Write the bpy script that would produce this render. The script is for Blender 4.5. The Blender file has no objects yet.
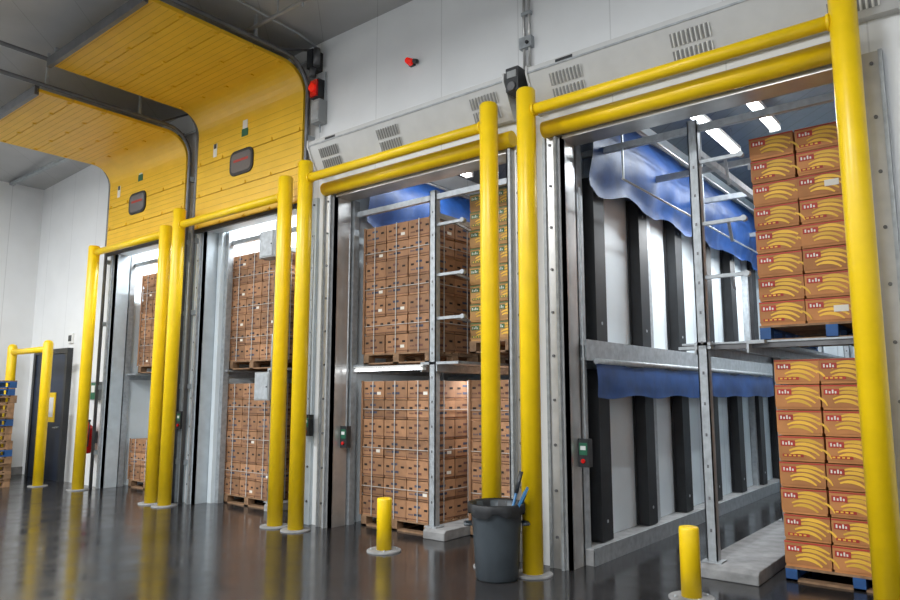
import bpy, math, random
from mathutils import Vector
random.seed(7)
scene = bpy.context.scene
scene.view_settings.view_transform = 'Standard'
scene.view_settings.look = 'None'

# ------------------------------------------------------------ materials
MATS = {}
def mat(name, col, rough=0.5, metal=0.0, noise=0.0, nscale=6.0, island=0.0, bump=0.0, bscale=40.0, emit=0.0, seam=0.0, seamdark=0.6, spec=0.5):
    if name in MATS: return MATS[name]
    m = bpy.data.materials.new(name); m.use_nodes = True
    nt = m.node_tree; N = nt.nodes; L = nt.links
    b = N['Principled BSDF']
    b.inputs['Roughness'].default_value = rough
    b.inputs['Metallic'].default_value = metal
    b.inputs['Specular IOR Level'].default_value = spec
    c4 = (col[0], col[1], col[2], 1)
    b.inputs['Base Color'].default_value = c4
    if emit > 0:
        b.inputs['Emission Color'].default_value = c4
        b.inputs['Emission Strength'].default_value = emit
    geo = N.new('ShaderNodeNewGeometry')
    cur = None
    def mul(a_socket, fac_socket):
        mx = N.new('ShaderNodeMix'); mx.data_type = 'RGBA'; mx.blend_type = 'MULTIPLY'
        mx.inputs[0].default_value = 1.0
        if a_socket is None: mx.inputs[6].default_value = c4
        else: L.new(a_socket, mx.inputs[6])
        L.new(fac_socket, mx.inputs[7])
        return mx.outputs[2]
    if noise > 0:
        t = N.new('ShaderNodeTexNoise'); t.inputs['Scale'].default_value = nscale
        t.inputs['Detail'].default_value = 6
        L.new(geo.outputs['Position'], t.inputs['Vector'])
        r = N.new('ShaderNodeMapRange')
        r.inputs[1].default_value = 0.3; r.inputs[2].default_value = 0.7
        r.inputs[3].default_value = 1 - noise; r.inputs[4].default_value = 1 + noise
        L.new(t.outputs['Fac'], r.inputs[0]); cur = mul(cur, r.outputs[0])
    if island > 0:
        r = N.new('ShaderNodeMapRange')
        r.inputs[3].default_value = 1 - island; r.inputs[4].default_value = 1 + island
        L.new(geo.outputs['Random Per Island'], r.inputs[0]); cur = mul(cur, r.outputs[0])
    if seam > 0:
        s = N.new('ShaderNodeSeparateXYZ'); L.new(geo.outputs['Position'], s.inputs[0])
        a = N.new('ShaderNodeMath'); a.operation = 'ADD'; L.new(s.outputs[0], a.inputs[0]); L.new(s.outputs[1], a.inputs[1])
        d = N.new('ShaderNodeMath'); d.operation = 'DIVIDE'; L.new(a.outputs[0], d.inputs[0]); d.inputs[1].default_value = seam
        f = N.new('ShaderNodeMath'); f.operation = 'FRACT'; L.new(d.outputs[0], f.inputs[0])
        g = N.new('ShaderNodeMath'); g.operation = 'GREATER_THAN'; L.new(f.outputs[0], g.inputs[0]); g.inputs[1].default_value = 0.014/seam
        r = N.new('ShaderNodeMapRange'); r.inputs[3].default_value = seamdark; r.inputs[4].default_value = 1.0
        L.new(g.outputs[0], r.inputs[0]); cur = mul(cur, r.outputs[0])
    if cur is not None: L.new(cur, b.inputs['Base Color'])
    if bump > 0:
        t = N.new('ShaderNodeTexNoise'); t.inputs['Scale'].default_value = bscale; t.inputs['Detail'].default_value = 4
        L.new(geo.outputs['Position'], t.inputs['Vector'])
        bp = N.new('ShaderNodeBump'); bp.inputs['Strength'].default_value = bump; bp.inputs['Distance'].default_value = 0.01
        L.new(t.outputs['Fac'], bp.inputs['Height']); L.new(bp.outputs[0], b.inputs['Normal'])
    MATS[name] = m
    return m

yellow = mat('yellow_paint', (0.90, 0.60, 0.004), 0.35, noise=0.06, nscale=5)
yellow_door = mat('yellow_door_skin', (0.80, 0.48, 0.02), 0.45, noise=0.05, nscale=3)
wall_m = mat('white_insulated_panel', (0.76, 0.77, 0.775), 0.45, noise=0.03, nscale=2, seam=1.13, seamdark=0.82)
room_m = mat('cool_room_panel', (0.70, 0.77, 0.81), 0.5, noise=0.05, nscale=2, seam=1.13, seamdark=0.75)
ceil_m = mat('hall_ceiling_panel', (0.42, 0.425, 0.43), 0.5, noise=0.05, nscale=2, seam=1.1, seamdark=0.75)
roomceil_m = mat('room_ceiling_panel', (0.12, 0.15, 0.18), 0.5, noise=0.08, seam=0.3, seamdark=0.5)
hood_m = mat('hood_sheet_metal', (0.58, 0.58, 0.57), 0.4, metal=0.15, noise=0.04)
steel = mat('galvanised_steel', (0.37, 0.395, 0.415), 0.45, metal=0.35, noise=0.18, nscale=14)
steel_c = mat('painted_cool_jamb', (0.50, 0.56, 0.60), 0.45, metal=0.1, noise=0.08, nscale=6)
steel_l = mat('brushed_stainless', (0.48, 0.475, 0.465), 0.33, metal=0.6, noise=0.12, nscale=5)
steel_d = mat('dark_track_steel', (0.13, 0.13, 0.135), 0.4, metal=0.4, noise=0.2)
black = mat('black_rubber', (0.010, 0.011, 0.013), 0.55, noise=0.3)
dark = mat('dark_plastic', (0.025, 0.027, 0.03), 0.4)
vent_m = mat('vent_shadow_gap', (0.22, 0.22, 0.215), 0.6)
grey_box = mat('grey_enclosure', (0.30, 0.31, 0.31), 0.4, noise=0.05)
tarp_m = mat('blue_tarp', (0.009, 0.050, 0.19), 0.5, noise=0.3, nscale=4, bump=0.25, bscale=8)
conc = mat('concrete_curb', (0.25, 0.25, 0.25), 0.7, noise=0.25, nscale=7, bump=0.3)
wood = mat('pallet_wood', (0.24, 0.14, 0.075), 0.75, noise=0.3, nscale=12, island=0.25)
wood_b = mat('blue_pallet_paint', (0.015, 0.08, 0.25), 0.6, noise=0.2, island=0.15)
kraft = mat('kraft_cardboard', (0.315, 0.160, 0.078), 0.7, noise=0.14, nscale=9, island=0.28)
kraft_d = mat('kraft_print', (0.11, 0.045, 0.035), 0.8, island=0.3)
kraft_b = mat('kraft_blue_print', (0.05, 0.055, 0.09), 0.8, island=0.3)
hole = mat('hand_hole', (0.022, 0.013, 0.010), 0.9)
strap = mat('white_strap', (0.50, 0.48, 0.45), 0.4)
ban_base = mat('banana_carton_base', (0.46, 0.190, 0.060), 0.7, noise=0.10, island=0.16)
ban_redp = mat('carton_red_print', (0.42, 0.035, 0.022), 0.6, island=0.15)
ban_y = mat('carton_yellow_print', (0.80, 0.47, 0.05), 0.6, island=0.15)
ban_w = mat('carton_white_print', (0.74, 0.70, 0.62), 0.6)
ban_gr = mat('carton_green_base', (0.42, 0.22, 0.07), 0.65, noise=0.08, island=0.16)
ban_grp = mat('carton_green_print', (0.05, 0.14, 0.045), 0.6)
tube_m = mat('fluorescent_tube', (0.93, 0.97, 1.0), 0.3, emit=9)
panel_led = mat('led_lens', (1.0, 0.97, 0.92), 0.3, emit=8)
glass_d = mat('window_glazing', (0.16, 0.15, 0.15), 0.12)
red_m = mat('red_lens', (0.65, 0.012, 0.01), 0.25)
red_e = mat('red_lamp', (0.9, 0.02, 0.01), 0.25, emit=0.3)
green_m = mat('green_label', (0.02, 0.13, 0.07), 0.5)
bin_m = mat('bin_plastic', (0.045, 0.056, 0.066), 0.45, noise=0.12, nscale=8)
bluep = mat('blue_plastic', (0.03, 0.14, 0.30), 0.4)
navy = mat('navy_door', (0.018, 0.030, 0.060), 0.4)
white_p = mat('white_plastic', (0.75, 0.75, 0.73), 0.4)
groove = mat('groove_yellow', (0.52, 0.30, 0.008), 0.6)

def floor_mat():
    m = bpy.data.materials.new('polished_concrete'); m.use_nodes = True
    nt = m.node_tree; N = nt.nodes; L = nt.links; b = N['Principled BSDF']
    geo = N.new('ShaderNodeNewGeometry')
    t = N.new('ShaderNodeTexNoise'); t.inputs['Scale'].default_value = 0.9; t.inputs['Detail'].default_value = 8
    L.new(geo.outputs['Position'], t.inputs['Vector'])
    cr = N.new('ShaderNodeValToRGB')
    cr.color_ramp.elements[0].position = 0.3; cr.color_ramp.elements[0].color = (0.017, 0.0165, 0.017, 1)
    cr.color_ramp.elements[1].position = 0.75; cr.color_ramp.elements[1].color = (0.042, 0.040, 0.041, 1)
    L.new(t.outputs['Fac'], cr.inputs[0]); L.new(cr.outputs[0], b.inputs['Base Color'])
    t2 = N.new('ShaderNodeTexNoise'); t2.inputs['Scale'].default_value = 3.0; t2.inputs['Detail'].default_value = 5
    L.new(geo.outputs['Position'], t2.inputs['Vector'])
    r = N.new('ShaderNodeMapRange'); r.inputs[1].default_value = 0.3; r.inputs[2].default_value = 0.7
    r.inputs[3].default_value = 0.10; r.inputs[4].default_value = 0.22
    L.new(t2.outputs['Fac'], r.inputs[0]); L.new(r.outputs[0], b.inputs['Roughness'])
    bp = N.new('ShaderNodeBump'); bp.inputs['Strength'].default_value = 0.10; bp.inputs['Distance'].default_value = 0.02
    L.new(t2.outputs['Fac'], bp.inputs['Height']); L.new(bp.outputs[0], b.inputs['Normal'])
    b.inputs['Specular IOR Level'].default_value = 0.6
    return m
floor_m = floor_mat()

# ------------------------------------------------------------ mesh builder
class MB:
    def __init__(s): s.v=[]; s.f=[]; s.m=[]; s.sm=[]; s.mats=[]
    def mi(s, m):
        if m not in s.mats: s.mats.append(m)
        return s.mats.index(m)
    def face(s, idx, m, smooth=False):
        s.f.append(idx); s.m.append(s.mi(m)); s.sm.append(smooth)
    def box(s, x0,x1,y0,y1,z0,z1,m):
        b=len(s.v)
        s.v += [(x0,y0,z0),(x1,y0,z0),(x1,y1,z0),(x0,y1,z0),(x0,y0,z1),(x1,y0,z1),(x1,y1,z1),(x0,y1,z1)]
        for q in ((0,3,2,1),(4,5,6,7),(0,1,5,4),(1,2,6,5),(2,3,7,6),(3,0,4,7)):
            s.face([b+i for i in q], m)
    def quad(s, pts, m):
        b=len(s.v); s.v += [tuple(p) for p in pts]; s.face(list(range(b,b+len(pts))), m)
    def cyl(s, p0, p1, r, m, seg=24, r1=None, cap=True):
        p0=Vector(p0); p1=Vector(p1); r1 = r if r1 is None else r1
        ax=(p1-p0).normalized()
        u = ax.orthogonal().normalized(); w=ax.cross(u)
        b=len(s.v)
        for p,rr in ((p0,r),(p1,r1)):
            for i in range(seg):
                a=2*math.pi*i/seg
                s.v.append(tuple(p+u*math.cos(a)*rr+w*math.sin(a)*rr))
        for i in range(seg):
            j=(i+1)%seg
            s.face([b+i,b+j,b+seg+j,b+seg+i], m, True)
        if cap:
            s.face([b+i for i in range(seg)][::-1], m); s.face([b+seg+i for i in range(seg)], m)
    def tube(s, pts, r, m, seg=10):
        pts=[Vector(p) for p in pts]; b=len(s.v); n=len(pts)
        t0=(pts[1]-pts[0]).normalized(); u=t0.orthogonal().normalized()
        for k,p in enumerate(pts):
            t=((pts[min(k+1,n-1)]-pts[max(k-1,0)])).normalized()
            u=(u-t*u.dot(t)).normalized(); w=t.cross(u)
            for i in range(seg):
                a=2*math.pi*i/seg; s.v.append(tuple(p+u*math.cos(a)*r+w*math.sin(a)*r))
        for k in range(n-1):
            for i in range(seg):
                j=(i+1)%seg
                s.face([b+k*seg+i,b+k*seg+j,b+(k+1)*seg+j,b+(k+1)*seg+i], m, True)
        s.face([b+i for i in range(seg)][::-1], m); s.face([b+(n-1)*seg+i for i in range(seg)], m)
    def lathe(s, cx, cy, prof, m, seg=36, smooth=True):
        b=len(s.v)
        for (r,z) in prof:
            for i in range(seg):
                a=2*math.pi*i/seg; s.v.append((cx+r*math.cos(a), cy+r*math.sin(a), z))
        for k in range(len(prof)-1):
            for i in range(seg):
                j=(i+1)%seg
                s.face([b+k*seg+i,b+k*seg+j,b+(k+1)*seg+j,b+(k+1)*seg+i], m, smooth)
        s.face([b+i for i in range(seg)][::-1], m)
        s.face([b+(len(prof)-1)*seg+i for i in range(seg)], m)
    def prismx(s, x0, x1, prof, m):   # profile in (y,z) extruded along x
        b=len(s.v); n=len(prof)
        for x in (x0,x1):
            for (y,z) in prof: s.v.append((x,y,z))
        for i in range(n):
            j=(i+1)%n; s.face([b+i,b+j,b+n+j,b+n+i], m)
        s.face([b+i for i in range(n)][::-1], m); s.face([b+n+i for i in range(n)], m)
    def bar(s, p0, p1, w, h, m):
        p0=Vector(p0); p1=Vector(p1); t=(p1-p0).normalized()
        up=Vector((0,0,1)) if abs(t.z)<0.9 else Vector((0,1,0))
        a=t.cross(up).normalized()*w/2; c=a.cross(t).normalized()*h/2
        b=len(s.v)
        for p in (p0,p1):
            for q in (-a-c, a-c, a+c, -a+c): s.v.append(tuple(p+q))
        for q in ((0,1,2,3),(7,6,5,4),(0,4,5,1),(1,5,6,2),(2,6,7,3),(3,7,4,0)):
            s.face([b+i for i in q], m)
    def done(s, name, bevel=0.0):
        xs=[v[0] for v in s.v]; ys=[v[1] for v in s.v]; zs=[v[2] for v in s.v]
        o=((min(xs)+max(xs))/2,(min(ys)+max(ys))/2,min(zs))
        me=bpy.data.meshes.new(name)
        me.from_pydata([(v[0]-o[0],v[1]-o[1],v[2]-o[2]) for v in s.v],[],s.f)
        for m in s.mats: me.materials.append(m)
        me.polygons.foreach_set('material_index', s.m)
        me.polygons.foreach_set('use_smooth', s.sm)
        me.update()
        ob=bpy.data.objects.new(name, me); ob.location=o
        scene.collection.objects.link(ob)
        if bevel>0:
            md=ob.modifiers.new('bev','BEVEL'); md.width=bevel; md.segments=2; md.limit_method='ANGLE'
        return ob

# ------------------------------------------------------------ shell
YW=6.35; HX0=-17.0; HX1=5.0; HY0=-7.0; YB=15.0; RC=5.4
OPEN=[(-13.28,-10.70),(-10.25,-7.60),(-7.07,-4.20),(-3.55,-0.80)]
HEAD=4.42
b=MB(); b.box(HX0-0.2,HX1+0.2,HY0-0.2,YB+0.2,-0.1,0,floor_m); b.done('floor')
b=MB()
def cz(x): return 6.80 if x>-8 else 6.80-0.45*(-8-x)/9.0
b.v += [(HX0-.2,HY0,cz(HX0)),(HX0-.2,YW,cz(HX0)),(-8,YW,6.8),(-8,HY0,6.8),(HX1+.2,HY0,6.8),(HX1+.2,YW,6.8)]
n=len(b.v)
b.v += [(x,y,z+.1) for x,y,z in b.v[:n]]
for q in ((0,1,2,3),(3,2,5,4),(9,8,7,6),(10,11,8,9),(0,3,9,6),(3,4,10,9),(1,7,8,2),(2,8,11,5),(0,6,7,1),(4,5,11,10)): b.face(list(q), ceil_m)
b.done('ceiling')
b=MB()
xs=[HX0]+[x for o in OPEN for x in o]+[HX1]
for i in range(0,len(xs),2): b.box(xs[i],xs[i+1],YW,YW+0.2,0,HEAD,wall_m)
b.box(HX0,HX1,YW,YW+0.2,HEAD,6.8,wall_m)
b.done('wall_front')
b=MB(); b.box(HX0-0.2,HX0,HY0,YW+0.2,0,6.5,wall_m); b.done('wall_left')
b=MB(); b.box(HX1,HX1+0.2,HY0,YW+0.2,0,6.8,wall_m); b.done('wall_right')
b=MB(); b.box(HX0,HX1,HY0-0.2,HY0,0,6.8,wall_m); b.done('wall_rear')
b=MB(); b.box(-13.9,HX1,YB,YB+0.2,0,RC,room_m); b.done('wall_room_back')
PART=[(-13.75,-13.35),(-10.2,-10.1),(-7.22,-7.1),(-4.06,-3.68),(-0.52,-0.35)]
for a,c in PART:
    b=MB(); b.box(a,c,YW+0.2,YB,0,RC,room_m); b.done('wall_partition')
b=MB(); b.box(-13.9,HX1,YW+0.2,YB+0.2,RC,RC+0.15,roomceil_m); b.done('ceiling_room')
b=MB(); b.box(HX0,HX0+0.03,HY0,YW,0,0.16,conc); b.done('baseboard_left')

for k,(a,c) in enumerate(OPEN):
    b=MB()
    m = steel_l if k>=2 else steel_c
    b.box(a-0.17,a+0.03,YW-0.05,YW,0,HEAD+0.03,m)
    b.box(a,a+0.03,YW-0.05,YW+0.24,0,HEAD,m)
    b.box(c-0.03,c+0.17,YW-0.05,YW,0,HEAD+0.03,m)
    b.box(c-0.03,c,YW-0.05,YW+0.24,0,HEAD,m)
    b.box(a,c,YW-0.05,YW+0.24,HEAD-0.03,HEAD+0.0,m)
    for z in [0.3+0.45*i for i in range(10)]:
        for x in (a-0.12,c+0.12):
            b.cyl((x,YW-0.05,z),(x,YW-0.065,z),0.015,steel_d,8)
    b.box(a-0.05,a-0.02,YW-0.10,YW-0.05,0,HEAD,steel)
    b.box(c+0.02,c+0.05,YW-0.10,YW-0.05,0,HEAD,steel)
    if k>=2:
        b.box(c+0.17,c+0.20,YW-0.07,YW,0,HEAD+0.03,steel)
        b.box(a-0.20,a-0.17,YW-0.07,YW,0,HEAD+0.03,steel)
    b.done('trim_door_frame')

# ------------------------------------------------------------ yellow guards
YP=5.945
def guard(xa,xb,h,barz,r=0.06):
    b=MB()
    for x in (xa,xb):
        b.lathe(x,YP,[(0.19,0.0),(0.19,0.012),(0.185,0.018)],conc,32,False)
        b.lathe(x,YP,[(0.1,0.018),(0.1,h-0.03),(0.085,h-0.008),(0.04,h)],yellow,32)
    b.cyl((xa,YP,barz),(xb,YP,barz),r,yellow,20)
    for x in (xa,xb):
        sx = 1 if x==xa else -1
        b.cyl((x+sx*0.09,YP,barz),(x+sx*0.115,YP,barz),r+0.012,yellow,20)
    b.done('yellow_door_guard_frame')
guard(-13.37,-10.81,4.50,4.36)
guard(-10.41,-7.683,4.72,4.44)
guard(-7.261,-4.216,4.85,4.60,0.058)
guard(-3.738,-0.804,4.88,4.63,0.058)
for a,c in ((-7.20,-4.1),(-3.70,-0.82)):
    b=MB(); b.cyl((a,6.24,4.51),(c,6.24,4.51),0.09,yellow,20)
    b.box(a+0.1,a+0.2,6.24,6.35,4.47,4.55,steel_d); b.box(c-0.2,c-0.1,6.24,6.35,4.47,4.55,steel_d)
    b.done('roll_up_door_bottom_bar')
for a,c,vs in ((-7.38,-4.10,(-7.2,-6.1,-4.6)),(-3.80,-0.45,(-3.55,-2.25,-0.95))):
    b=MB()
    b.prismx(a,c,[(6.35,4.74),(6.26,4.74),(6.07,5.12),(6.07,5.18),(6.35,5.28)],hood_m)
    for x in (a,c):
        b.prismx(x-0.012,x+0.012,[(6.35,4.72),(6.25,4.72),(6.055,5.11),(6.055,5.20),(6.35,5.30)],hood_m)
    b.box(a,c,6.065,6.075,5.11,5.13,steel)
    for v in vs:
        for i in range(9):
            for j in range(2):
                t=0.14+0.38*j
                Y=lambda t:6.26-0.19*t
                Z=lambda t:4.74+0.38*t
                y=Y(t);z=Z(t);y2=Y(t+0.30);z2=Z(t+0.30)
                x=v+i*0.042
                b.quad([(x,y-0.004,z-0.002),(x+0.02,y-0.004,z-0.002),(x+0.02,y2-0.004,z2-0.002),(x,y2-0.004,z2-0.002)],vent_m)
                b.quad([(x+0.02,y-0.004,z-0.002),(x+0.036,y-0.016,z-0.008),(x+0.036,y2-0.016,z2-0.008),(x+0.02,y2-0.004,z2-0.002)],white_p)
    b.box((a+0.35),(a+0.55),6.066,6.07,5.135,5.165,dark)
    b.done('roll_up_door_hood')

# ------------------------------------------------------------ sectional yellow doors
def sectional(xa,xb,zt,win):
    b=MB(); yv=6.24; R=0.42; yend=3.8; z0=4.40
    path=[(yv,z0)]
    nz=3
    for i in range(1,nz+1): path.append((yv, z0+(zt-R-z0)*i/nz))
    for i in range(1,9):
        a=math.pi/2*i/8; path.append((yv-R+R*math.cos(a), zt-R+R*math.sin(a)))
    nh=4
    for i in range(1,nh+1): path.append((yv-R-(yv-R-yend)*i/nh, zt))
    th=0.05
    def seg(p,q,x0,x1,m,t0=0.0,t1=th):
        dy=q[0]-p[0]; dz=q[1]-p[1]; l=math.hypot(dy,dz); ny=-dz/l; nz_=dy/l
        pts=[(p[0]+ny*t0,p[1]+nz_*t0),(q[0]+ny*t0,q[1]+nz_*t0),(q[0]+ny*t1,q[1]+nz_*t1),(p[0]+ny*t1,p[1]+nz_*t1)]
        b.prismx(x0,x1,pts,m)
    for p,q in zip(path[:-1],path[1:]):
        L_=math.hypot(q[0]-p[0],q[1]-p[1]); g=0.006 if L_>0.3 else 0.0
        d=((q[0]-p[0])/L_,(q[1]-p[1])/L_)
        pp=(p[0]+d[0]*g,p[1]+d[1]*g); qq=(q[0]-d[0]*g,q[1]-d[1]*g)
        seg(pp,qq,xa,xb,yellow_door)
        if g>0:
            k=5
            for i in range(1,k):
                t=i/k; a0=(p[0]+d[0]*(L_*t-0.003),p[1]+d[1]*(L_*t-0.003)); a1=(p[0]+d[0]*(L_*t+0.003),p[1]+d[1]*(L_*t+0.003))
                seg(a0,a1,xa+0.02,xb-0.02,groove,th,th+0.002)
            for i in range(5):
                x=xa+0.08+(xb-xa-0.16)*i/4
                a0=(p[0],p[1]); a1=(p[0]+d[0]*0.05,p[1]+d[1]*0.05)
                seg(a0,a1,x-0.025,x+0.025,yellow_door,th,th+0.018)
    b.box(xa,xb,yv-0.05,yv,z0-0.06,z0,black)
    b.box(xa,xb,yend-0.03,yend+0.03,zt-0.10,zt+0.04,steel_d)
    wx,wz=win; ww,wh=0.30,0.20; yf=yv-th
    def rr(w,h,r,y):
        pts=[]
        for cx,cz_,a0 in ((w-r,h-r,0),(-w+r,h-r,90),(-w+r,-h+r,180),(w-r,-h+r,270)):
            for i in range(5):
                a=math.radians(a0+22.5*i); pts.append((wx+cx+r*math.cos(a),y,wz+cz_+r*math.sin(a)))
        return pts[::-1]
    for w,h,r,y,m in ((ww,wh,0.12,yf-0.02,black),(ww-0.045,wh-0.045,0.08,yf-0.024,glass_d)):
        f=rr(w,h,r,y); bk=rr(w,h,r,yf); n=len(f); base=len(b.v); b.v+=f+bk
        b.face([base+i for i in range(n)],m)
        for i in range(n): b.face([base+i,base+n+i,base+n+(i+1)%n,base+(i+1)%n],m)
    b.quad([(wx-0.19,yf-0.026,wz+0.01),(wx+0.19,yf-0.026,wz+0.01),(wx+0.19,yf-0.026,wz+0.05),(wx-0.19,yf-0.026,wz+0.05)],ban_redp)
    for dx,dz,w,h,m in ((-0.75,0.35,0.10,0.22,white_p),(-0.75,0.42,0.07,0.08,dark),(0.05,0.47,0.16,0.12,green_m),(0.05,0.60,0.12,0.14,white_p)):
        x=wx+dx; z=wz+dz
        b.box(x-w/2,x+w/2,yf-0.006-(0.002 if m in(dark,green_m) else 0),yf,z-h/2,z+h/2,m)
    b.done('sectional_overhead_door')
    for x in (xa-0.06,xb+0.06):
        b=MB(); pts=[(x,yv-0.02,0.0),(x,yv-0.02,zt-R)]
        for i in range(1,9):
            a=math.pi/2*i/8; pts.append((x,yv-0.02-R-0.02+(R+0.02)*math.cos(a),zt-R+(R+0.05)*math.sin(a)))
        pts.append((x,2.3,zt+0.05))
        b.tube(pts,0.032,steel_d,8)
        for z in (0.6,1.8,3.0,4.2,5.3): b.box(x-0.03,x+0.03,yv-0.02,YW,z,z+0.08,steel)
        for y in (5.3,3.9,2.5):
            b.bar((x,y,zt+0.05),(x,y,cz(x)+0.02),0.035,0.035,steel)
        b.bar((x,5.6,zt+0.02),(x,6.35,cz(x)-0.08),0.03,0.03,steel_d)
        b.done('overhead_door_track')
sectional(-13.42,-10.72,6.12,(-12.30,5.20))
sectional(-10.36,-7.66,6.42,(-9.10,5.30))
b=MB(); b.cyl((-13.5,6.28,6.2),(-10.6,6.28,6.2),0.02,steel,10)
b.cyl((-13.0,6.28,6.2),(-12.2,6.28,6.2),0.05,steel_d,14); b.cyl((-11.9,6.28,6.2),(-11.0,6.28,6.2),0.05,steel_d,14); b.done('torsion_spring_shaft')
b=MB(); b.cyl((-10.4,6.28,6.55),(-7.5,6.28,6.55),0.02,steel,10)
b.cyl((-10.0,6.28,6.55),(-9.2,6.28,6.55),0.05,steel_d,14); b.cyl((-8.9,6.28,6.55),(-8.0,6.28,6.55),0.05,steel_d,14)
b.box(-7.56,-7.44,6.15,6.35,6.34,6.62,dark); b.cyl((-7.40,6.2,6.36),(-7.40,6.2,6.62),0.05,steel_d,14); b.cyl((-7.48,6.2,6.22),(-7.48,6.2,6.34),0.05,steel_d,14); b.done('door_operator_motor')

# ------------------------------------------------------------ wall equipment
b=MB(); b.box(-7.50,-7.32,6.2,6.35,5.52,5.86,grey_box); b.box(-7.49,-7.33,6.19,6.2,5.56,5.82,steel)
b.cyl((-7.34,6.32,5.86),(-7.34,6.32,6.3),0.012,steel,8); b.tube([(-7.41,6.3,5.52),(-7.41,6.3,5.4)],0.014,steel,8)
b.done('door_control_box',0.006)
b=MB(); b.box(-7.53,-7.37,6.22,6.35,5.90,6.18,dark); b.cyl((-7.45,6.15,6.04),(-7.45,6.22,6.04),0.06,red_e,20); b.box(-7.52,-7.38,6.19,6.22,5.92,6.16,red_m)
b.done('alarm_beacon')
b=MB(); b.box(-5.72,-5.64,6.30,6.35,5.88,5.96,dark); b.cyl((-5.68,6.22,5.92),(-5.68,6.30,5.92),0.035,red_e,16,r1=0.05); b.cyl((-5.60,6.27,5.90),(-5.60,6.33,5.92),0.03,dark,12); b.done('warning_light')
b=MB(); b.box(-4.04,-3.88,6.02,6.35,4.95,5.22,dark); b.cyl((-3.96,6.0,5.0),(-3.96,6.02,5.0),0.05,steel_d,14); b.box(-4.02,-3.90,6.01,6.02,5.10,5.18,grey_box); b.done('motion_sensor',0.01)
b=MB()
for dx in (-0.035,0.035): b.cyl((-3.95+dx,6.32,5.22),(-3.95+dx,6.32,6.8),0.016,steel_l,10)
b.box(-4.03,-3.87,6.28,6.35,5.55,5.68,steel); b.box(-4.01,-3.89,6.30,6.35,5.95,5.99,steel); b.cyl((-3.92,6.26,5.6),(-3.92,6.28,5.6),0.02,dark,10); b.done('electrical_conduit')
b=MB(); b.cyl((-1.4,6.32,5.30),(-1.4,6.32,6.8),0.016,steel_l,10); b.box(-1.46,-1.34,6.28,6.35,5.6,5.72,steel); b.done('electrical_conduit')
for x,z in ((-3.45,1.12),(-6.98,1.15),(-7.42,1.30),(-10.56,1.30)):
    b=MB()
    yy = 6.55 if x in(-3.45,-6.98) else 6.28
    b.box(x-0.06,x+0.06,yy-0.08,yy,z-0.14,z+0.14,dark); b.box(x-0.045,x+0.045,yy-0.087,yy-0.08,z-0.02,z+0.10,green_m); b.cyl((x,yy-0.10,z-0.08),(x,yy-0.08,z-0.08),0.022,red_m,12)
    b.box(x-0.03,x+0.03,yy-0.09,yy-0.087,z+0.03,z+0.07,white_p)
    b.cyl((x,yy-0.03,z+0.14),(x,yy-0.03,3.9),0.012,steel,8); b.done('door_push_button_station',0.004)
b=MB()
ex,ey=-13.64,6.18
b.lathe(ex,ey,[(0.06,0.62),(0.085,0.64),(0.085,1.06),(0.07,1.12),(0.03,1.16),(0.025,1.20)],red_m,20)
b.box(ex-0.03,ex+0.05,ey-0.02,ey+0.02,1.20,1.24,dark); b.tube([(ex+0.04,ey,1.22),(ex+0.10,ey-0.02,1.15),(ex+0.09,ey-0.03,0.75)],0.012,dark,8)
b.box(ex-0.04,ex+0.04,ey+0.06,6.35,0.8,1.02,steel_d); b.done('fire_extinguisher')
b=MB(); b.box(-13.85,-13.55,6.26,6.35,1.60,1.95,grey_box); b.box(-13.83,-13.57,6.25,6.26,1.62,1.93,green_m); b.box(-13.77,-13.63,6.245,6.25,1.75,1.88,white_p); b.done('wall_notice_board')
b=MB(); b.box(-15.1,-14.9,6.31,6.35,2.75,2.95,white_p); b.box(-15.06,-14.94,6.30,6.31,2.79,2.91,dark); b.done('wall_sign')
b=MB(); b.box(-16.45,-15.0,6.27,6.35,0,2.55,navy)
for x0,x1,z0,z1 in ((-16.55,-16.45,0,2.65),(-15.0,-14.9,0,2.65),(-16.45,-15.0,2.55,2.65)): b.box(x0,x1,6.24,6.35,z0,z1,dark)
b.box(-15.9,-15.35,6.255,6.27,1.15,1.75,yellow); b.box(-15.83,-15.42,6.25,6.255,1.25,1.65,white_p)
b.cyl((-15.12,6.2,1.05),(-15.12,6.27,1.05),0.02,steel,10); b.box(-15.24,-15.1,6.19,6.21,1.04,1.06,steel); b.done('door_1')
b=MB()
for x in (-16.25,-14.5):
    b.lathe(x,5.71,[(0.17,0),(0.17,0.015)],conc,24,False); b.lathe(x,5.71,[(0.09,0.015),(0.09,2.68),(0.07,2.73),(0.03,2.75)],yellow,24)
b.cyl((-16.25,5.71,2.58),(-14.5,5.71,2.58),0.06,yellow,16); b.done('yellow_guard_rail')

# ------------------------------------------------------------ pallets
def pallet(b,x0,y0,z,wx=1.2,wy=1.0,h=0.14,blue=False):
    m = wood_b if blue else wood
    n=7
    for i in range(n):
        w=0.11; y=y0+(wy-w)*i/(n-1); b.box(x0,x0+wx,y,y+w,z+h-0.02,z+h,wood)
    for i in range(3):
        w=0.10; x=x0+(wx-w)*i/2
        b.box(x,x+w,y0,y0+wy,z+h-0.045,z+h-0.02,m)
        for j in range(3):
            yy=y0+(wy-0.12)*j/2; b.box(x,x+w,yy,yy+0.12,z+0.02,z+h-0.045,m)
        b.box(x,x+w,y0,y0+wy,z,z+0.02,m)
    b.box(x0,x0+wx,y0,y0+0.1,z+0.0,z+0.02,wood)

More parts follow.
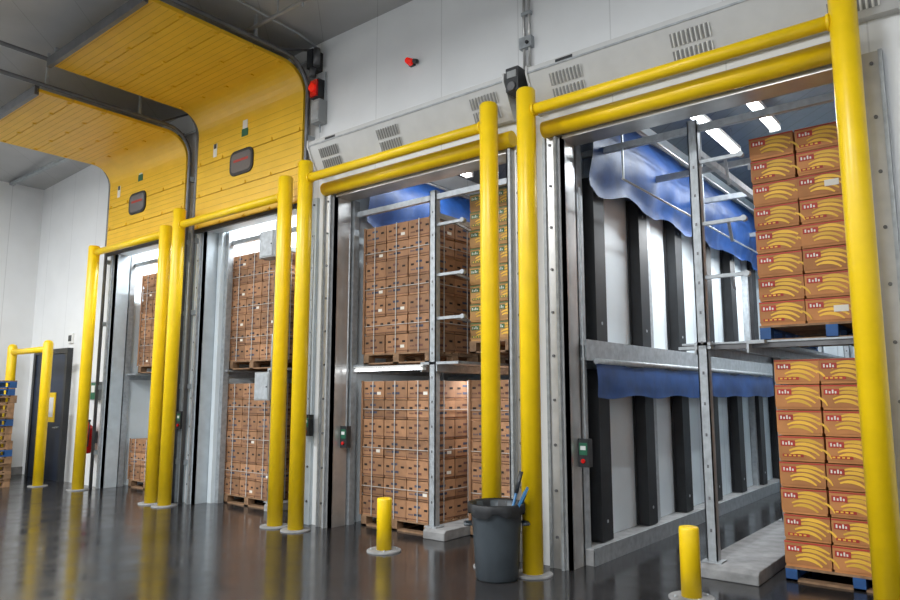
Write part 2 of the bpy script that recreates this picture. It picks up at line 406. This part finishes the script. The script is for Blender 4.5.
def banana(b, face, cu, cv, r, a0, a1, wd, m):
    n=7; top=[];bot=[]
    for i in range(n+1):
        t=i/n; a=math.radians(a0+(a1-a0)*t); w=wd*math.sin(math.pi*min(max(t,0.10),0.90))**0.6
        top.append(face(cu+(r+w/2)*math.cos(a), cv+(r+w/2)*math.sin(a)))
        bot.append(face(cu+(r-w/2)*math.cos(a), cv+(r-w/2)*math.sin(a)))
    base=len(b.v); b.v+=top+bot
    for i in range(n): b.face([base+i,base+i+1,base+n+2+i,base+n+1+i], m)

def stack(name,x0,y0,zp,rows,kind,nx=3,ny=2,hb=0.239,blue=False,wx=1.2,wy=1.0,ph=0.14):
    b=MB(); pallet(b,x0,y0,zp,wx,wy,ph,blue)
    cw=wx/nx; cd=wy/ny
    base = {'red':ban_base,'green':ban_gr,'brown':kraft}[kind]
    for k in range(rows):
        for i in range(nx):
            for j in range(ny):
                jx=random.uniform(-.006,.006); jy=random.uniform(-.008,.004)
                xa=x0+i*cw+0.006+jx; xb=x0+(i+1)*cw-0.006+jx
                ya=y0+j*cd+0.006+jy; yb=y0+(j+1)*cd-0.006+jy
                za=zp+ph+k*hb+0.001; zb=za+hb-0.009
                e=0.006
                b.box(xa+e,xb-e,ya+e,yb-e,za,zb-0.02,base)
                b.box(xa,xb,ya,yb,za+hb*0.10,zb,base)
                faces=[]
                if j==0: faces.append((lambda u,v,o=0.002,xa=xa,ya=ya,za=za:(xa+u,ya-o,za+v), xb-xa))
                if i==nx-1: faces.append((lambda u,v,o=0.002,xb=xb,ya=ya,za=za:(xb+o,ya+u,za+v), yb-ya))
                H=zb-za
                for F,W in faces:
                    def R(u0,u1,v0,v1,m,o=0.002): b.quad([F(u0,v0,o),F(u1,v0,o),F(u1,v1,o),F(u0,v1,o)],m)
                    if kind in('red','green'):
                        pm = ban_redp if kind=='red' else ban_grp
                        F2=lambda u,v,F=F:F(u,v,0.004)
                        v=random.random()
                        R(0,W,H*0.93,H*0.985,pm)
                        for q,(r,a0,a1) in enumerate(((0.78,44,116),(0.95,46,118),(1.12,50,114),(1.27,58,106))):
                            banana(b,F2,W*0.52+(q-1.5)*W*0.035,-H*0.42,H*r,a0,a1,H*0.130,ban_y)
                        banana(b,F2,W*0.80,-H*0.05,H*0.62,20,70,H*0.09,ban_y)
                        R(W*0.05,W*0.38,H*0.60,H*0.83,pm,0.005)
                        for g,(uu,vv) in enumerate(((0.09,0.13),(0.16,0.09),(0.225,0.15),(0.285,0.09))):
                            R(W*uu,W*(uu+0.035),H*0.65,H*(0.65+vv),ban_w,0.0065)
                        if v<0.5:
                            R(W*0.08,W*0.55,H*0.17,H*0.28,pm,0.005)
                            for g in range(4): R(W*(0.12+0.10*g),W*(0.18+0.10*g),H*0.195,H*0.255,ban_y,0.0065)
                        if v>0.92: R(W*.58,W*.88,H*.40,H*.66,ban_w,0.008)
                    else:
                        R(W*0.10,W*0.24,H*0.55,H*0.66,hole); R(W*0.76,W*0.90,H*0.55,H*0.66,hole)
                        v=random.random()
                        pm = kraft_d if v<0.6 else kraft_b
                        R(W*0.33,W*0.66,H*0.28,H*0.40,pm); R(W*0.33,W*0.60,H*0.68,H*0.80,pm)
                        for g in range(4): R(W*(0.10+0.05*g),W*(0.13+0.05*g),H*0.28,H*0.36,pm)
                        if random.random()<0.25: R(W*0.68,W*0.86,H*0.26,H*0.42,ban_w,0.003)
                        R(0,W,H*0.10,H*0.125,kraft_d)
    zt=zp+ph+rows*hb
    if kind=='brown':
        for i in range(nx):
            x=x0+(i+0.5)*cw
            b.box(x-0.006,x+0.006,y0-0.016,y0-0.009,zp+ph,zt,strap)
        for i in range(ny):
            y=y0+(i+0.5)*cd; b.box(x0+wx+0.008,x0+wx+0.016,y-0.006,y+0.006,zp+ph,zt,strap)
        for k in range(1,rows,2):
            z=zp+ph+k*hb+hb*0.5
            b.box(x0-0.01,x0+wx+0.018,y0-0.018,y0-0.010,z-0.0035,z+0.0035,strap)
            b.box(x0+wx+0.010,x0+wx+0.018,y0-0.018,y0+wy,z-0.0035,z+0.0035,strap)
        for x,y in ((x0-0.012,y0-0.02),(x0+wx-0.02,y0-0.02)):
            b.box(x,x+0.035,y,y+0.012,zp+ph,zt,kraft)
    b.done(name)

N='pallet_of_banana_boxes'; NB='pallet_of_cardboard_boxes'
stack(N,-1.80,7.24,0.0,8,'red',blue=True,ph=0.13)
stack(N,-1.90,7.24,2.22,8,'red',blue=True,ph=0.15,wx=1.26)
stack(N,-1.80,8.34,0.0,8,'red',blue=True,ph=0.13)
stack(N,-1.90,8.34,2.22,8,'red',blue=True,ph=0.15,wx=1.26)
for yy in (6.74,7.84,8.94):
    stack(NB,-6.90,yy,0.0,7,'brown',hb=0.25); stack(NB,-6.90,yy,2.11,7,'brown',hb=0.25)
stack(NB,-5.32,7.05,0.0,7,'brown',hb=0.25); stack(N,-5.32,7.05,2.22,8,'green',wx=1.18,ph=0.15)
stack(NB,-5.32,8.15,0.0,7,'brown',hb=0.25); stack(N,-5.32,8.15,2.22,8,'green',wx=1.18,ph=0.15)
for yy in (6.74,7.84):
    stack(NB,-10.03,yy,0.0,7,'brown',hb=0.25); stack(NB,-10.03,yy,2.11,7,'brown',hb=0.25)
stack(NB,-8.55,7.05,0.0,7,'brown',hb=0.25); stack(NB,-8.55,7.05,2.11,7,'brown',hb=0.25)
stack(NB,-13.1,6.74,0.0,3,'brown',hb=0.25); stack(NB,-12.99,6.74,2.11,7,'brown',hb=0.25)
stack(NB,-12.99,7.9,2.11,7,'brown',hb=0.25)

b=MB()
for i in range(14):
    ox=random.uniform(-.03,.03); oy=random.uniform(-.03,.03)
    pallet(b,-15.98+ox,4.32+oy,i*0.141,1.2,1.0,0.14,blue=(i in(4,8,12,13)))
b.done('stack_of_wooden_pallets')

# ------------------------------------------------------------ racks, curbs in rooms
def rack(xl,xr,xp,yp,ztop,zs,lanes,arms=True):
    b=MB()
    ys=[yp,9.75,12.4,14.8]
    for y in ys:
        b.box(xp-0.05,xp+0.05,y,y+0.012,0.12,ztop,steel); b.box(xp-0.05,xp-0.038,y,y+0.09,0.12,ztop,steel); b.box(xp+0.038,xp+0.05,y,y+0.09,0.12,ztop,steel)
        b.box(xp-0.09,xp+0.09,y-0.03,y+0.13,0.12,0.135,steel)
        for z in [0.4+0.3*i for i in range(13)]:
            if z<ztop-0.1: b.box(xp-0.010,xp+0.010,y-0.002,y,z,z+0.03,steel_d)
    for x,s in ((xl,1),(xr,-1)):
        for y in [6.62,8.6,10.8,13.0]:
            xx=x+s*0.005; b.box(min(xx,xx+s*0.09),max(xx,xx+s*0.09),y,y+0.10,0.0,ztop+0.1,steel)
    for x0,x1 in lanes:
        b.box(x0,x1,yp,14.9,zs-0.035,zs-0.002,steel)
        b.box(x0,x0+0.02,yp,14.9,zs-0.12,zs-0.035,steel)
    b.box(xp-0.03,xp+0.03,yp+0.09,14.9,ztop-0.35,ztop-0.28,steel)
    for y in (yp+0.02,8.4,9.8,12.45):
        b.box(xl,xr,y,y+0.06,ztop-0.12,ztop-0.05,steel)
    if arms:
        for z in (ztop-0.45,ztop-1.1,ztop-1.65):
            b.bar((xp-0.06,yp+0.05,z),(xp+0.45,yp+0.05,z),0.04,0.035,steel)
            b.bar((xp+0.3,yp+0.05,z),(xp+0.05,yp+1.0,z),0.03,0.03,steel)
            b.cyl((xp+0.45,yp+0.02,z),(xp+0.45,yp+0.08,z),0.03,steel,12)
    b.done('steel_pallet_rack')
def curb(x0,x1,y0):
    b=MB(); b.prismx(x0,x1,[(y0,0),(14.9,0),(14.9,0.12),(y0+0.04,0.12),(y0,0.09)],conc); b.done('concrete_curb',0.01)
rack(-3.68,-0.52,-2.38,6.98,4.52,2.22,[(-3.66,-3.56),(-2.46,-2.30),(-1.96,-1.80),(-0.68,-0.54)])
curb(-2.5,-1.93,6.84)
rack(-7.10,-4.06,-5.61,6.66,4.30,2.11,[(-7.08,-6.82),(-5.80,-5.56),(-5.55,-5.2),(-4.2,-4.08)])
curb(-5.68,-5.35,6.58)
rack(-10.10,-7.22,-8.76,6.66,4.30,2.11,[(-10.08,-9.96),(-8.9,-8.5),(-7.36,-7.24)],arms=False)
curb(-8.80,-8.60,6.6)
rack(-13.35,-10.20,-11.70,6.66,4.30,2.11,[(-13.33,-12.92),(-11.86,-11.6)],arms=False)
curb(-11.76,-11.4,6.6)
b=MB(); b.box(-2.62,-0.54,7.10,7.13,2.15,2.215,steel_d); b.box(-2.62,-0.54,7.08,7.13,2.20,2.218,steel); b.box(-2.62,-2.30,6.98,7.13,2.15,2.18,steel); b.done('shelf_cross_beam')
for z in (3.78,1.62):
    b=MB(); b.box(-8.93,-8.58,6.45,6.655,z,z+0.42,grey_box); b.box(-8.91,-8.60,6.44,6.45,z+0.02,z+0.40,steel)
    b.cyl((-8.70,6.58,z+0.42),(-8.70,6.58,z+1.0 if z<3 else 4.38),0.014,steel,8); b.cyl((-8.62,6.43,z+0.2),(-8.62,6.44,z+0.2),0.015,dark,8); b.done('junction_box',0.005)

for lvl,(z0,z1) in enumerate(((0.16,1.98),(2.29,4.15))):
    for i in range(7):
        y=6.98+1.22*i
        b=MB(); b.box(-3.67,-3.52,y,y+0.26,z0,z1,black); b.box(-3.67,-3.65,y-0.03,y+0.29,z0,z1,black)
        for zz in (z0+0.2,z1-0.2): b.cyl((-3.52,y+0.13,zz),(-3.515,y+0.13,zz),0.02,steel,8)
        b.done('rubber_bumper_pad',0.012)
b=MB()
b.box(-3.675,-3.47,6.6,14.9,2.22,2.28,steel); b.box(-3.675,-3.46,6.6,14.9,2.06,2.09,steel); b.box(-3.47,-3.455,6.6,14.9,2.06,2.28,steel)
b.box(-3.675,-3.42,6.6,14.9,0.0,0.15,conc); b.box(-3.43,-3.415,6.6,14.9,0.0,0.17,steel)
b.box(-3.675,-3.52,6.56,6.72,0.0,4.6,steel)
b.done('trim_wall_rail')
def tarp(x,sgn,y0,y1,zt,zb,bulge,amp=0.05,sg=0.10):
    b=MB(); ny=int((y1-y0)/0.05); nz=16
    for i in range(ny+1):
        y=y0+(y1-y0)*i/ny
        ph=math.sin((y-7.1)/1.22*math.pi)**2
        sag=sg*ph+0.15*sg*math.sin(y*4.3)
        for k in range(nz+1):
            t=k/nz
            z=zt-(zt-zb-sag)*t - 0.05*ph*(1-t)
            w=amp*t*(math.sin(y*3.1+2*t)+0.6*math.sin(y*7.3-3*t)+0.2*math.sin(y*17+5*t))+bulge*math.sin(math.pi*min(t*1.1,1))*0.6+0.8*bulge*t
            b.v.append((x+sgn*(0.05+w),y,z))
    for i in range(ny):
        for k in range(nz):
            a=i*(nz+1)+k; b.face([a,a+nz+1,a+nz+2,a+1],tarp_m,True)
    b.cyl((x+sgn*0.05,y0,zt),(x+sgn*0.05,y1,zt),0.03,steel,10)
    b.done('blue_tarp_curtain')
tarp(-3.66,1,6.74,14.8,5.15,3.92,0.24,0.028,0.09)
tarp(-3.47,1,6.74,14.8,2.055,1.66,0.02,0.006,0.03)
tarp(-7.08,1,6.74,14.8,5.05,4.05,0.22)
tarp(-4.10,-1,6.74,14.8,4.95,4.3,0.12)
b=MB()
for z in (4.05,4.75): b.cyl((-3.16,6.98,z),(-3.16,14.8,z),0.012,steel_l,10)
for y in (7.0,9.6,12.2): b.bar((-3.16,y,4.05),(-3.16,y,5.38),0.02,0.02,steel)
b.done('tarp_support_frame')

def area(name,loc,sx,sy,power,rot=(0,0,0),col=(1,1,1)):
    l=bpy.data.lights.new(name,'AREA'); l.shape='RECTANGLE'; l.size=sx; l.size_y=sy; l.energy=power; l.color=col
    o=bpy.data.objects.new(name,l); o.location=loc; o.rotation_euler=rot; scene.collection.objects.link(o); return o
def batten(x,y0,y1,z,power=30,col=(0.88,0.95,1.0)):
    b=MB(); b.box(x-0.07,x+0.07,y0,y1,z+0.03,z+0.08,white_p)
    for dx in (-0.035,0.035): b.cyl((x+dx,y0+0.03,z+0.005),(x+dx,y1-0.03,z+0.005),0.018,tube_m,12)
    b.box(x-0.07,x+0.07,y0,y0+0.03,z-0.02,z+0.03,white_p); b.box(x-0.07,x+0.07,y1-0.03,y1,z-0.02,z+0.03,white_p)
    for y in (y0+0.2,y1-0.2): b.cyl((x,y,z+0.08),(x,y,RC-0.002),0.006,steel,6)
    b.done('fluorescent_light')
    if power: area('tube_light',(x,(y0+y1)/2,z-0.03),0.12,y1-y0,power,col=col)
batten(-2.2,8.4,9.7,5.2,70); batten(-2.2,11.2,12.5,5.2,50)
batten(-2.80,8.1,10.0,5.1,14); batten(-2.80,10.8,12.6,5.1,20)
batten(-6.4,7.2,8.5,5.1,20); batten(-5.5,7.6,9.4,5.1,40); batten(-5.5,10.6,12,5.1,40)
batten(-9.3,6.9,8.4,5.1,150); batten(-8.0,6.9,8.4,5.1,60); batten(-12.2,6.9,8.4,5.1,190); batten(-11.2,6.9,8.4,5.1,90)
def battenx(x0,x1,y,z):
    b=MB(); b.box(x0,x1,y-0.03,y+0.05,z+0.02,z+0.05,white_p); b.cyl((x0+.02,y-0.01,z),(x1-.02,y-0.01,z),0.013,tube_m,12)
    b.box(x0,x0+.03,y-0.03,y+0.03,z-0.02,z+0.03,white_p); b.box(x1-.03,x1,y-0.03,y+0.03,z-0.02,z+0.03,white_p)
    b.done('fluorescent_light')
battenx(-7.0,-5.75,6.68,2.03)
for x,y,z,p in ((-3.0,9.5,4.0,50),(-3.0,12.5,4.0,50),(-5.45,7.9,1.98,25)):
    area('lane_light',(x,y,z),0.3,1.2,p,col=(0.95,0.98,1.0))

# ------------------------------------------------------------ bollards
for x,y,h in ((-5.56,5.79,0.57),(-2.27,6.10,0.59)):
    b=MB(); b.lathe(x,y,[(0.19,0),(0.19,0.012),(0.18,0.02)],conc,32,False)
    b.lathe(x,y,[(0.083,0.02),(0.083,h-0.02),(0.078,h-0.005),(0.06,h)],yellow,32)
    for i in range(4):
        a=math.pi/4+i*math.pi/2; b.cyl((x+0.14*math.cos(a),y+0.14*math.sin(a),0.015),(x+0.14*math.cos(a),y+0.14*math.sin(a),0.035),0.013,steel,6)
    b.done('bollard')

# ------------------------------------------------------------ trash can
b=MB(); tx,ty=-3.93,5.62
b.lathe(tx,ty,[(0.185,0.0),(0.20,0.015),(0.215,0.30),(0.218,0.31),(0.235,0.60),(0.24,0.62),(0.262,0.63),(0.265,0.665),(0.255,0.68),(0.238,0.675),(0.225,0.60),(0.20,0.10),(0.05,0.08)],bin_m,40)
prof=[(0.225,0.60),(0.24,0.68),(0.262,0.695),(0.272,0.68),(0.274,0.62),(0.270,0.59)]
seg=48; base=len(b.v)
for k,(r,z) in enumerate(prof):
    for i in range(seg):
        a=2*math.pi*i/seg; w=0.005*math.sin(9*a)+0.003*math.sin(17*a+k); zz=z+(0.02*math.sin(5*a)+0.01*math.sin(11*a) if k==5 else 0)
        b.v.append((tx+(r+w)*math.cos(a),ty+(r+w)*math.sin(a),zz))
for k in range(len(prof)-1):
    for i in range(seg):
        j=(i+1)%seg; b.face([base+k*seg+i,base+k*seg+j,base+(k+1)*seg+j,base+(k+1)*seg+i],black,True)
for s in (-1,1):
    dx,dy=0.78*s,0.62*s
    b.tube([(tx+dx*0.235-dy*0.07*s,ty+dy*0.235+dx*0.07*s,0.50),(tx+dx*0.30-dy*0.06*s,ty+dy*0.30+dx*0.06*s,0.50),(tx+dx*0.30+dy*0.06*s,ty+dy*0.30-dx*0.06*s,0.50),(tx+dx*0.235+dy*0.07*s,ty+dy*0.235-dx*0.07*s,0.50)],0.014,bin_m,8)
b.done('trash_can')
b=MB(); 
b.cyl((tx+0.02,ty,0.10),(tx+0.20,ty+0.13,0.98),0.014,bluep,10); b.cyl((tx+0.16,ty+0.10,0.78),(tx+0.20,ty+0.13,0.98),0.02,dark,10)
b.bar((tx+0.05,ty-0.05,0.10),(tx+0.28,ty+0.07,0.80),0.03,0.02,bluep); b.bar((tx+0.22,ty+0.03,0.66),(tx+0.30,ty+0.08,0.84),0.14,0.02,bluep)
b.done('squeegee')

# ------------------------------------------------------------ ceiling services
b=MB(); b.cyl((-8,5.2,6.55),(HX1,5.2,6.55),0.025,steel_l,12); 
for x in (-7,-5,-3,-1): b.cyl((x,5.2,6.55),(x,5.2,6.8),0.01,steel,6); b.cyl((x+.5,5.2,6.47),(x+.5,5.2,6.55),0.015,steel,8)
b.done('sprinkler_pipe')
b=MB(); b.tube([(-7.45,6.25,6.66),(-7.45,5.9,6.74),(-7.3,3.0,6.74),(-7.3,-3,6.74)],0.018,steel,8); b.done('ceiling_conduit')
b=MB(); b.box(-16.9,-13.6,5.6,5.68,6.28,6.34,steel); b.done('ceiling_strut')
for x,y in ((-2.5,0.5),(-7.5,0.8),(-12.5,0.8),(1.5,-3.0),(-4.5,-3.5),(-10.5,-3.5),(-15.5,-1.0)):
    z=6.2
    b=MB(); b.box(x-0.62,x+0.62,y-0.17,y+0.17,z,z+0.08,white_p); b.box(x-0.58,x+0.58,y-0.14,y+0.14,z-0.012,z,panel_led)
    for dx in (-0.5,0.5): b.cyl((x+dx,y,z+0.08),(x+dx,y,cz(x)+0.01),0.008,steel,6)
    b.done('high_bay_light')
    area('high_bay_lamp',(x,y,z-0.03),1.1,0.3,355 if x>-14 else 440,col=(0.95,0.98,1.0))

w=bpy.data.worlds.new('world'); scene.world=w; w.use_nodes=True
w.node_tree.nodes['Background'].inputs[0].default_value=(0.6,0.65,0.7,1); w.node_tree.nodes['Background'].inputs[1].default_value=0.3

cam=bpy.data.cameras.new('camera'); cam.lens=28.0; cam.sensor_width=36.0
co=bpy.data.objects.new('camera',cam); co.location=(0,0,1.7); co.rotation_euler=(math.radians(97.73),0,math.radians(38.65))
scene.collection.objects.link(co); scene.camera=co
